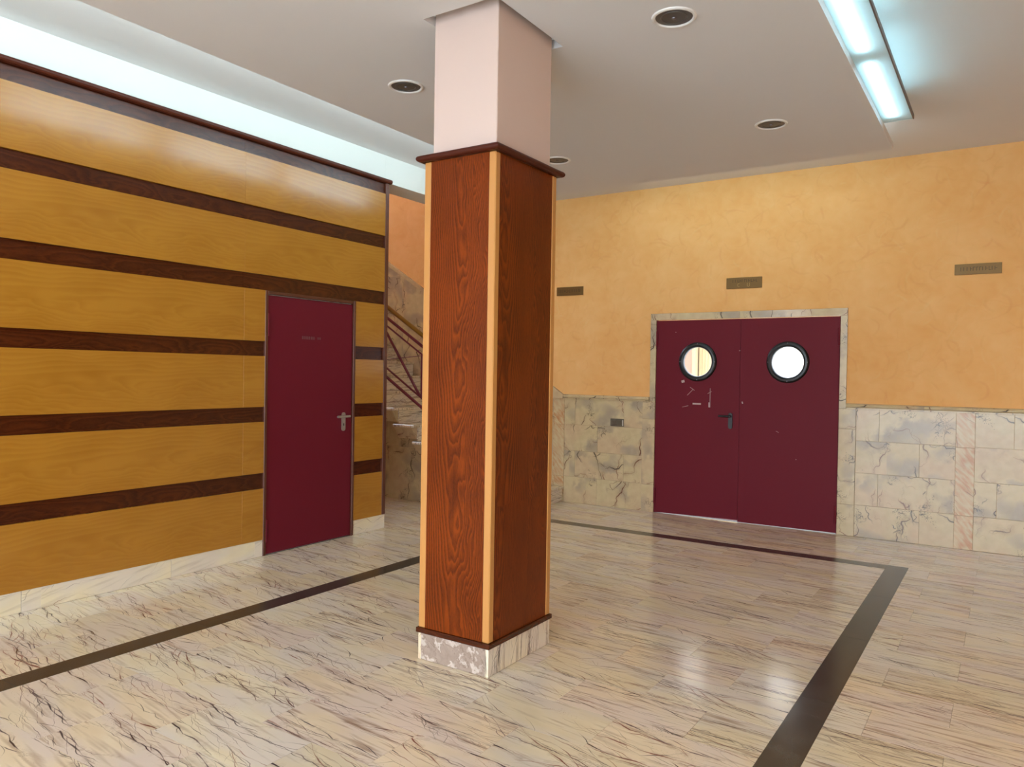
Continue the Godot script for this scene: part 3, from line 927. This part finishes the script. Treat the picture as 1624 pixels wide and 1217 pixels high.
# door leaf with a round hole; x from x0 to x1, bottom rising from b0 to b1, hole centre (cx, cy)
func holed_leaf(x0: float, x1: float, b0: float, b1: float, top: float, cx: float, cy: float, r: float, z0: float, z1: float) -> ArrayMesh:
	var st := new_st()
	var poly := [Vector2(x0, b0), Vector2(x1, b1), Vector2(x1, top), Vector2(x0, top)]
	var angs := []
	for i in 64: angs.append(TAU * i / 64.0)
	for q in poly: angs.append(fposmod((q - Vector2(cx, cy)).angle(), TAU))
	angs.sort()
	var outer := []
	for a in angs:
		var dir := Vector2(cos(a), sin(a))
		var best := 1e9
		for i in 4:
			var p: Vector2 = poly[i]
			var e: Vector2 = poly[(i + 1) % 4] - p
			var den := dir.cross(e)
			if absf(den) < 1e-9: continue
			var t := (p - Vector2(cx, cy)).cross(e) / den
			var s := (p - Vector2(cx, cy)).cross(dir) / den
			if t > 0 and s > -1e-6 and s < 1.0 + 1e-6: best = minf(best, t)
		outer.append(Vector2(cx, cy) + dir * best)
	for i in angs.size():
		var j := (i + 1) % angs.size()
		var c0 := Vector2(cx + r * cos(angs[i]), cy + r * sin(angs[i]))
		var c1 := Vector2(cx + r * cos(angs[j]), cy + r * sin(angs[j]))
		var o0: Vector2 = outer[i]
		var o1: Vector2 = outer[j]
		for z in [z0, z1]:
			quad(st, Vector3(c0.x, c0.y, z), Vector3(o0.x, o0.y, z), Vector3(o1.x, o1.y, z), Vector3(c1.x, c1.y, z), Vector3(0, 0, 1.0 if z == z1 else -1.0))
		var cm := (c0 + c1) * 0.5 - Vector2(cx, cy)
		quad(st, Vector3(c0.x, c0.y, z0), Vector3(c1.x, c1.y, z0), Vector3(c1.x, c1.y, z1), Vector3(c0.x, c0.y, z1), Vector3(-cm.x, -cm.y, 0).normalized())
		var d := (o1 - o0)
		if d.length() > 1e-6:
			quad(st, Vector3(o0.x, o0.y, z0), Vector3(o1.x, o1.y, z0), Vector3(o1.x, o1.y, z1), Vector3(o0.x, o0.y, z1), Vector3(d.y, -d.x, 0).normalized())
	return st.commit()

func build_double_door() -> void:
	var d := root_of("door_2", Vector3(-2.31, 0, ZB), "burgundy double door with two round porthole windows", "door", "", "structure")
	var zf := 0.006
	var leaves := [[-0.932, -0.0215, 0.005, 0.022, -0.472], [-0.0185, 0.930, 0.004, 0.010, 0.452]]
	for i in 2:
		var a: Array = leaves[i]
		var leaf := part(d, "leaf", holed_leaf(a[0], a[1], a[2], a[3], 2.098, a[4], 1.653, 0.175, -0.044, zf), M.door_paint)
		tag(leaf, ["left burgundy leaf with scuff marks and a black lever", "right burgundy leaf without a lever"][i])
		var ring := part(leaf, "porthole_ring", lathe([Vector2(0.153, -0.03), Vector2(0.153, 0.010), Vector2(0.158, 0.018), Vector2(0.172, 0.024), Vector2(0.190, 0.022), Vector2(0.202, 0.014), Vector2(0.207, 0.004), Vector2(0.207, 0.0)], 72), M.black_plastic, Vector3(a[4], 1.653, zf), Vector3(PI / 2, 0, 0))
		part(leaf, "porthole_glass", lathe([Vector2(0.0, 0.0), Vector2(0.1535, 0.0)], 48), M.glass, Vector3(a[4], 1.653, zf - 0.02), Vector3(PI / 2, 0, 0))
		for q in 4:
			var t := PI / 2 * q
			part(leaf, "screw", lathe([Vector2(0.0055, 0.0), Vector2(0.0045, 0.003), Vector2(0.0, 0.0035)], 12), M.steel_edge, Vector3(a[4] + 0.190 * cos(t), 1.653 + 0.190 * sin(t), zf + 0.021), Vector3(PI / 2, 0, 0))
		if i == 0:
			lever_set(leaf, M.black_plastic, Vector3(-0.110, 1.042, zf), Basis(), false, false)
			# paint scuffs
			var sc := [[-0.630, 1.442, 0.034, 0.026, 0.3], [-0.473, 1.207, 0.090, 0.016, 0.0], [-0.337, 1.200, 0.020, 0.052, 0.0], [-0.330, 1.29, 0.006, 0.17, 0.0], [-0.55, 1.325, 0.085, 0.0035, 0.8], [-0.525, 1.365, 0.06, 0.0035, -0.6], [-0.60, 1.175, 0.07, 0.003, 0.25], [-0.335, 1.33, 0.05, 0.0035, 0.5], [-0.72, 1.97, 0.008, 0.005, 0.0], [-0.028, 1.77, 0.012, 0.008, 0.4]]
			for q in sc:
				part(leaf, "scuff_mark", cbox(Vector3(q[2], q[3], 0.0006), 0.0002), M.scuff, Vector3(q[0], q[1], zf + 0.0004), Vector3(0, 0, q[4]))
		else:
			for q in [[0.010, 1.235, 0.012, 0.022, 0.3], [0.365, 0.955, 0.03, 0.003, -0.5], [0.55, 0.69, 0.007, 0.007, 0.0]]:
				part(leaf, "scuff_mark", cbox(Vector3(q[2], q[3], 0.0006), 0.0002), M.scuff, Vector3(q[0], q[1], zf + 0.0004), Vector3(0, 0, q[4]))
		var hx: float = -0.930 if i == 0 else 0.925
		for y in [1.90, 0.19]:
			part(leaf, "hinge", rod(Vector3(hx, y - 0.085, zf + 0.008), Vector3(hx, y + 0.085, zf + 0.008), 0.011), M.door_paint)
	# steel frame inside the stone surround and the strip that covers the middle joint
	part(d, "frame_jamb", cbox(Vector3(0.006, 2.10, 0.05), 0.001), M.door_paint, Vector3(-0.9362, 1.052, -0.02))
	part(d, "frame_jamb", cbox(Vector3(0.006, 2.10, 0.05), 0.001), M.door_paint, Vector3(0.9342, 1.052, -0.02))
	part(d, "meeting_strip", cbox(Vector3(0.05, 2.05, 0.006), 0.001), M.door_paint, Vector3(-0.02, 1.055, -0.0475))

# ---------------------------------------------------------------- stairs
func build_stairs() -> void:
	var s := root_of("staircase", Vector3(-4.383, 0, -7.30), "veined marble staircase with burgundy railing climbing along the orange wall", "stairs")
	var g := 0.2896
	var r := 0.181
	var o := Vector3(-4.383, 0, -7.30)
	var n := 13
	for i in n:
		var x := -4.383 - g * i
		var y := r * (i + 1)
		var u := Vector2(0.35 + 0.3 * (i % 5), 0.2 + 0.11 * (i % 7))
		if x - g < -9.3: break
		block(s, "riser", Vector3(x - 0.02, y - r + 0.001, -7.8135), Vector3(x, y - 0.0305, -6.567), M.floor_marble_10, 0.001, u)
		block(s, "tread", Vector3(x - g - 0.0, y - 0.03, -7.8135), Vector3(x + 0.022, y, -6.46), M.floor_marble_11, 0.004, u + Vector2(0.2, 0.1), true)
		block(s, "stringer_block", Vector3(x - g, maxf(0.002, y - 1.6 * r), -6.7995), Vector3(x - 0.0205, y - 0.0305, -6.7615), M.dado, 0.0, u)
		# tapering bracket under the open end of the tread
		part(s, "bracket", prism(PackedVector2Array([Vector2(0.0, 0.0), Vector2(0.0, -0.13), Vector2(0.012, -0.13), Vector2(0.095, 0.0)]), 0.0, 0.26, u), M.dado, Vector3(x - g + 0.275, y - 0.031, -6.565) - o, Vector3(0, -PI / 2, 0))
	# marble side wall under the flight, in slabs
	var xe := -4.383 - g * n
	for k in 7:
		var xa := -4.403 - 0.58 * k
		var xb := maxf(xe, xa - 0.579)
		var ya := maxf(0.05, (-4.383 - xa) / g * r - 0.02)
		var yb := (-4.383 - xb) / g * r - 0.02
		var lows := [[0.001, 0.62], [0.62, 1.24], [1.24, 3.0]]
		for q in lows:
			var pts := PackedVector2Array([Vector2(xb, q[0]), Vector2(xa - 0.001, q[0]), Vector2(xa - 0.001, minf(q[1] - 0.001, maxf(q[0], ya))), Vector2(xb, minf(q[1] - 0.001, maxf(q[0], yb)))])
			if pts[3].y - q[0] < 0.03: continue
			if pts[2].y - q[0] < 0.002:
				var f: float = (q[0] - ya) / (yb - ya)
				pts = PackedVector2Array([Vector2(xb, q[0]), Vector2(lerpf(xa, xb, f), q[0]), Vector2(xb, pts[3].y)])
			elif yb > q[1] and ya < q[1]:
				var f2: float = (q[1] - 0.001 - ya) / (yb - ya)
				pts.insert(3, Vector2(lerpf(xa, xb, f2), q[1] - 0.001))
			part(s, "side_slab", prism(pts, -6.80, -6.76, Vector2(0.9 * k + 0.3, 0.5 * k + q[0])), M.dado, -o)
	# railing
	var rl := Node3D.new()
	rl.name = "railing"
	rl.position = Vector3(-5.0, 0.7, -6.48) - o
	s.add_child(rl)
	tag(rl, "burgundy steel stair railing with a golden brown handrail")
	var p := Vector3(-5.0, 0.7, -6.48)
	var sl := r / g
	var on := func(x: float, y_at: float) -> Vector3:
		return Vector3(x, y_at - sl * (x + 5.91), -6.48) - p
	part(rl, "handrail", rod(on.call(-4.45, 2.205), on.call(-7.6, 2.205), 0.025), M.handrail)
	part(rl, "rail_bar", rod(on.call(-4.45, 2.082), on.call(-7.6, 2.082), 0.017), M.rail_paint)
	part(rl, "rail_bar", rod(on.call(-4.45, 1.990), on.call(-5.42, 1.990), 0.010), M.rail_paint)
	part(rl, "rail_bar", rod(on.call(-5.42, 1.990), on.call(-6.45, 1.990), 0.010), M.rail_paint)
	part(rl, "rail_bar", rod(on.call(-4.45, 1.512), on.call(-6.45, 1.512), 0.011), M.rail_paint)
	part(rl, "rail_bar", rod(on.call(-4.45, 1.41), on.call(-7.6, 1.41), 0.017), M.rail_paint)
	for x in [-4.47, -5.42, -6.37, -7.32]:
		part(rl, "post", rod(on.call(x, 1.512), on.call(x, 1.990), 0.019), M.rail_paint)
	for x in [-4.47, -5.42, -6.37]:
		part(rl, "diagonal_bar", rod(on.call(x - 0.03, 1.535), on.call(x - 0.86, 1.62), 0.011) if x < -6 else rod(Vector3(x - 0.03, on.call(x, 1.535).y + p.y, -6.48) - p, Vector3(x - 0.56, on.call(x - 0.56, 1.93).y + p.y, -6.48) - p, 0.015), M.rail_paint)
		part(rl, "tie_wire", rod(Vector3(x, on.call(x, 1.99).y + p.y - 0.005, -6.48) - p, Vector3(x - 0.95, on.call(x, 1.99).y + p.y - 0.085, -6.48) - p, 0.004), M.rail_paint)
	for x in [-4.47, -5.10, -6.75, -7.32]:
		var yt := r * (floorf((-4.383 - x) / g) + 1.0)
		part(rl, "foot", rod(Vector3(x, yt, -6.48) - p, on.call(x, 1.41), 0.012), M.rail_paint)

# ---------------------------------------------------------------- lamps
func tube(at: Vector3, length: float, label: String, group: String, aims: Array, batten: Vector3, glow: Material, hue: Color, along_x := false) -> void:
	var t := root_of("fluorescent_tube", at, label, "lamp", group)
	part(t, "glass_tube", rod(Vector3(0, 0, -length * 0.5 + 0.03), Vector3(0, 0, length * 0.5 - 0.03), 0.013, 12), glow)
	for s in [-1.0, 1.0]:
		part(t, "end_cap", rod(Vector3(0, 0, s * (length * 0.5 - 0.03)), Vector3(0, 0, s * length * 0.5), 0.014, 12), M.lamp_rim)
	part(t, "batten", cbox(Vector3(0.035, 0.022, length), 0.002), M.lamp_rim, batten)
	for q in aims:
		var aim: Vector3 = q[0].normalized()
		var l := AreaLight3D.new()
		l.name = "tube_light"
		l.area_size = Vector2(0.03, length - 0.06)
		l.light_color = hue
		l.light_energy = q[1]
		l.shadow_enabled = true
		l.area_range = 12.0
		t.add_child(l, true)
		l.look_at_from_position(at + aim * 0.016, at + aim, Vector3.BACK)
	if along_x: t.rotation.y = PI / 2

func build_cove_lights() -> void:
	# tubes lying on the suspended field along the panelled wall
	for k in 6:
		tube(Vector3(-3.80, HS + 0.05 + 0.040, -5.75 + 1.3 * k), 1.2, "fluorescent tube hidden on the ceiling field above the panelled wall", "tubes in the cove by the panels", [[Vector3(-0.5, 0.866, 0), 0.50]], Vector3(0, -0.028, 0), M.tube_glow_white, Color(0.80, 0.935, 0.98))
	# unseen tubes added behind the far edge of the field to brighten the orange wall
	for k in 2:
		tube(Vector3(-3.05 + 1.42 * k, HS + 0.05 + 0.040, -6.585), 1.35, "added unseen fluorescent tube that brightens the top of the orange wall", "added tubes brightening the orange wall", [[Vector3(1, 0.0, 0), 0.20]], Vector3(0, -0.028, 0), M.tube_glow_white, Color(0.80, 0.935, 0.98), true)
	# frosted glass shelf on the other side
	var s := root_of("light_shelf", Vector3(-0.72, HS + 0.0505, -2.2), "glowing frosted glass light shelf along the suspended ceiling edge", "light")
	var zl := 7.74
	part(s, "frosted_pane", cbox(Vector3(0.205, 0.006, zl), 0.001), M.frosted_glass, Vector3(0.0, 0.0035, 0))
	part(s, "edge_profile", cbox(Vector3(0.008, 0.030, zl + 0.01), 0.001), M.steel_edge, Vector3(0.107, 0.010, 0))
	part(s, "end_strip", cbox(Vector3(0.205, 0.022, 0.006), 0.001), M.frosted_glass, Vector3(0, 0.008, -zl * 0.5 - 0.004))
	for k in 6:
		tube(Vector3(-0.735, HS + 0.05 + 0.055, -5.42 + 1.27 * k), 1.15, "fluorescent tube lying above the frosted glass light shelf", "tubes on the light shelf", [[Vector3(0.1, -1, 0), 0.105], [Vector3(1, 0.35, 0), 0.012]], Vector3(-0.034, 0, 0), M.tube_glow, Color(0.70, 0.915, 1.0))

func build_downlights() -> void:
	var proto: Node3D = null
	var sp := [Vector3(-1.450, HS, -3.647), Vector3(-3.230, HS, -3.660), Vector3(-1.461, HS, -5.543), Vector3(-3.228, HS, -5.577)]
	var lb := ["unlit round downlight between the column and the frosted light shelf, on the street side", "unlit round downlight between the column and the panelled wall, on the street side", "unlit round downlight between the double door and the frosted light shelf", "unlit round downlight behind the column, by the stairs"]
	for i in 4:
		var o: Node3D
		if i == 0:
			o = root_of("downlight", sp[0], lb[0], "ceiling light", "round downlights in the suspended ceiling")
			part(o, "rim", lathe([Vector2(0.112, 0.0), Vector2(0.110, -0.006), Vector2(0.104, -0.009), Vector2(0.097, -0.009), Vector2(0.092, -0.002), Vector2(0.092, 0.0)], 64), M.lamp_rim)
			part(o, "lens", lathe([Vector2(0.092, -0.0015), Vector2(0.075, -0.0025), Vector2(0.03, -0.004), Vector2(0.012, -0.0045), Vector2(0.0, -0.0045)], 48), M.lamp_lens)
			part(o, "lens_ring", lathe([Vector2(0.068, -0.002), Vector2(0.066, -0.0055), Vector2(0.060, -0.0055), Vector2(0.058, -0.003)], 48), M.lamp_lens)
			part(o, "lens_boss", lathe([Vector2(0.012, -0.004), Vector2(0.010, -0.010), Vector2(0.0, -0.012)], 24), M.steel_edge)
			proto = o
		else:
			o = proto.duplicate()
			o.name = numbered("downlight")
			add_child(o)
			o.position = sp[i]
			o.set_meta("label", lb[i])

# ---------------------------------------------------------------- small things
func build_plaques() -> void:
	var q := [[-4.341, 2.4725, 0.352, 0.100, "small engraved brass plaque on the orange wall, close to the column and stairs"], [-2.3075, 2.4655, 0.362, 0.112, "engraved brass plaque centred above the burgundy double door"], [-0.260, 2.483, 0.356, 0.094, "engraved brass plaque on the orange wall above the rose marble strip"]]
	for i in 3:
		var a: Array = q[i]
		var p := root_of("brass_plaque", Vector3(a[0], a[1] - a[3] * 0.5, ZB), a[4], "sign", "brass plaques on the orange wall")
		part(p, "plate", cbox(Vector3(a[2], a[3], 0.010), 0.002), M.brass, Vector3(0, a[3] * 0.5, 0.0055))
		# engraved letters, worn past reading
		var r2 := RandomNumberGenerator.new()
		r2.seed = 5 + i
		var x: float = [-0.145, -0.115, -0.13][i]
		var xe: float = [0.145, 0.125, 0.14][i]
		var y: float = a[3] * (0.69 if i == 1 else 0.52)
		while x < xe:
			var w := r2.randf_range(0.010, 0.018)
			var h := 0.034 if i != 1 else 0.030
			part(p, "letter", cbox(Vector3(0.005, h, 0.0008), 0.0), M.brass_letters, Vector3(x, y, 0.0107))
			if r2.randf() < 0.65: part(p, "letter", cbox(Vector3(w, 0.005, 0.0008), 0.0), M.brass_letters, Vector3(x + w * 0.5, y + [-0.5, 0.0, 0.5][r2.randi_range(0, 2)] * (h - 0.005), 0.0107))
			x += w + 0.009
		if i == 1:
			for t in ["C", "U"]:
				var tm := TextMesh.new()
				tm.text = t
				tm.font = SystemFont.new()
				tm.font.font_names = PackedStringArray(["Droid Sans"])
				tm.font_size = 32
				tm.pixel_size = 0.0016
				tm.depth = 0.001
				part(p, "letter", tm, M.brass_pale, Vector3(-0.055 if t == "C" else 0.045, a[3] * 0.30, 0.0108))

func build_switch() -> void:
	var s := root_of("light_switch", Vector3(-3.6995, 0.963, ZD), "double light switch with bronze-grey plate on the marble dado", "switch")
	part(s, "plate", cbox(Vector3(0.168, 0.086, 0.010), 0.004), M.switch_plate, Vector3(0, 0, 0.0055))
	for x in [-0.034, 0.030]:
		part(s, "rocker", cbox(Vector3(0.056, 0.060, 0.008), 0.003), M.switch_plate, Vector3(x, -0.003, 0.0125), Vector3(0.10, 0, 0))
	part(s, "side_rib", cbox(Vector3(0.012, 0.066, 0.006), 0.002), M.aluminium, Vector3(0.072, -0.002, 0.0115))

func build_outside() -> void:
	var g := root_of("ground", Vector3.ZERO, "pale paving outside the building", "ground", "", "structure")
	block(g, "paving", Vector3(-30, -0.4, -40), Vector3(30, -0.2005, 40), M.outside_paving, 0.0)
	block(g, "door_step", Vector3(-9, -0.2, -12.5), Vector3(4, -0.002, -8.025), M.outside_paving, 0.0)
	var b := root_of("neighbour_building", Vector3(-7.0, -0.2, -14.0), "pink and cream building seen through a porthole", "building")
	part(b, "white_wall", cbox(Vector3(9.0, 5.0, 0.3), 0.0), M.outside_white, Vector3(7.46, 2.5, -0.08))
	part(b, "pink_wall", cbox(Vector3(4.0, 5.0, 0.3), 0.0), M.outside_pink, Vector3(0.0, 2.5, 0))
	part(b, "corner_pilaster", cbox(Vector3(0.06, 5.0, 0.36), 0.01), M.outside_cream, Vector3(2.03, 2.5, 0.04))
	for k in 14:
		part(b, "cream_rib", cbox(Vector3(0.058, 5.0, 0.30), 0.008), M.outside_cream, Vector3(2.11 + 0.06 * k, 2.5, -0.08))
	part(b, "added_shade_slab", cbox(Vector3(6.4, 0.12, 2.6), 0.0), M.outside_white, Vector3(1.5, 3.3, 1.45))  # unseen slab added over the neighbour to shade its pink wall
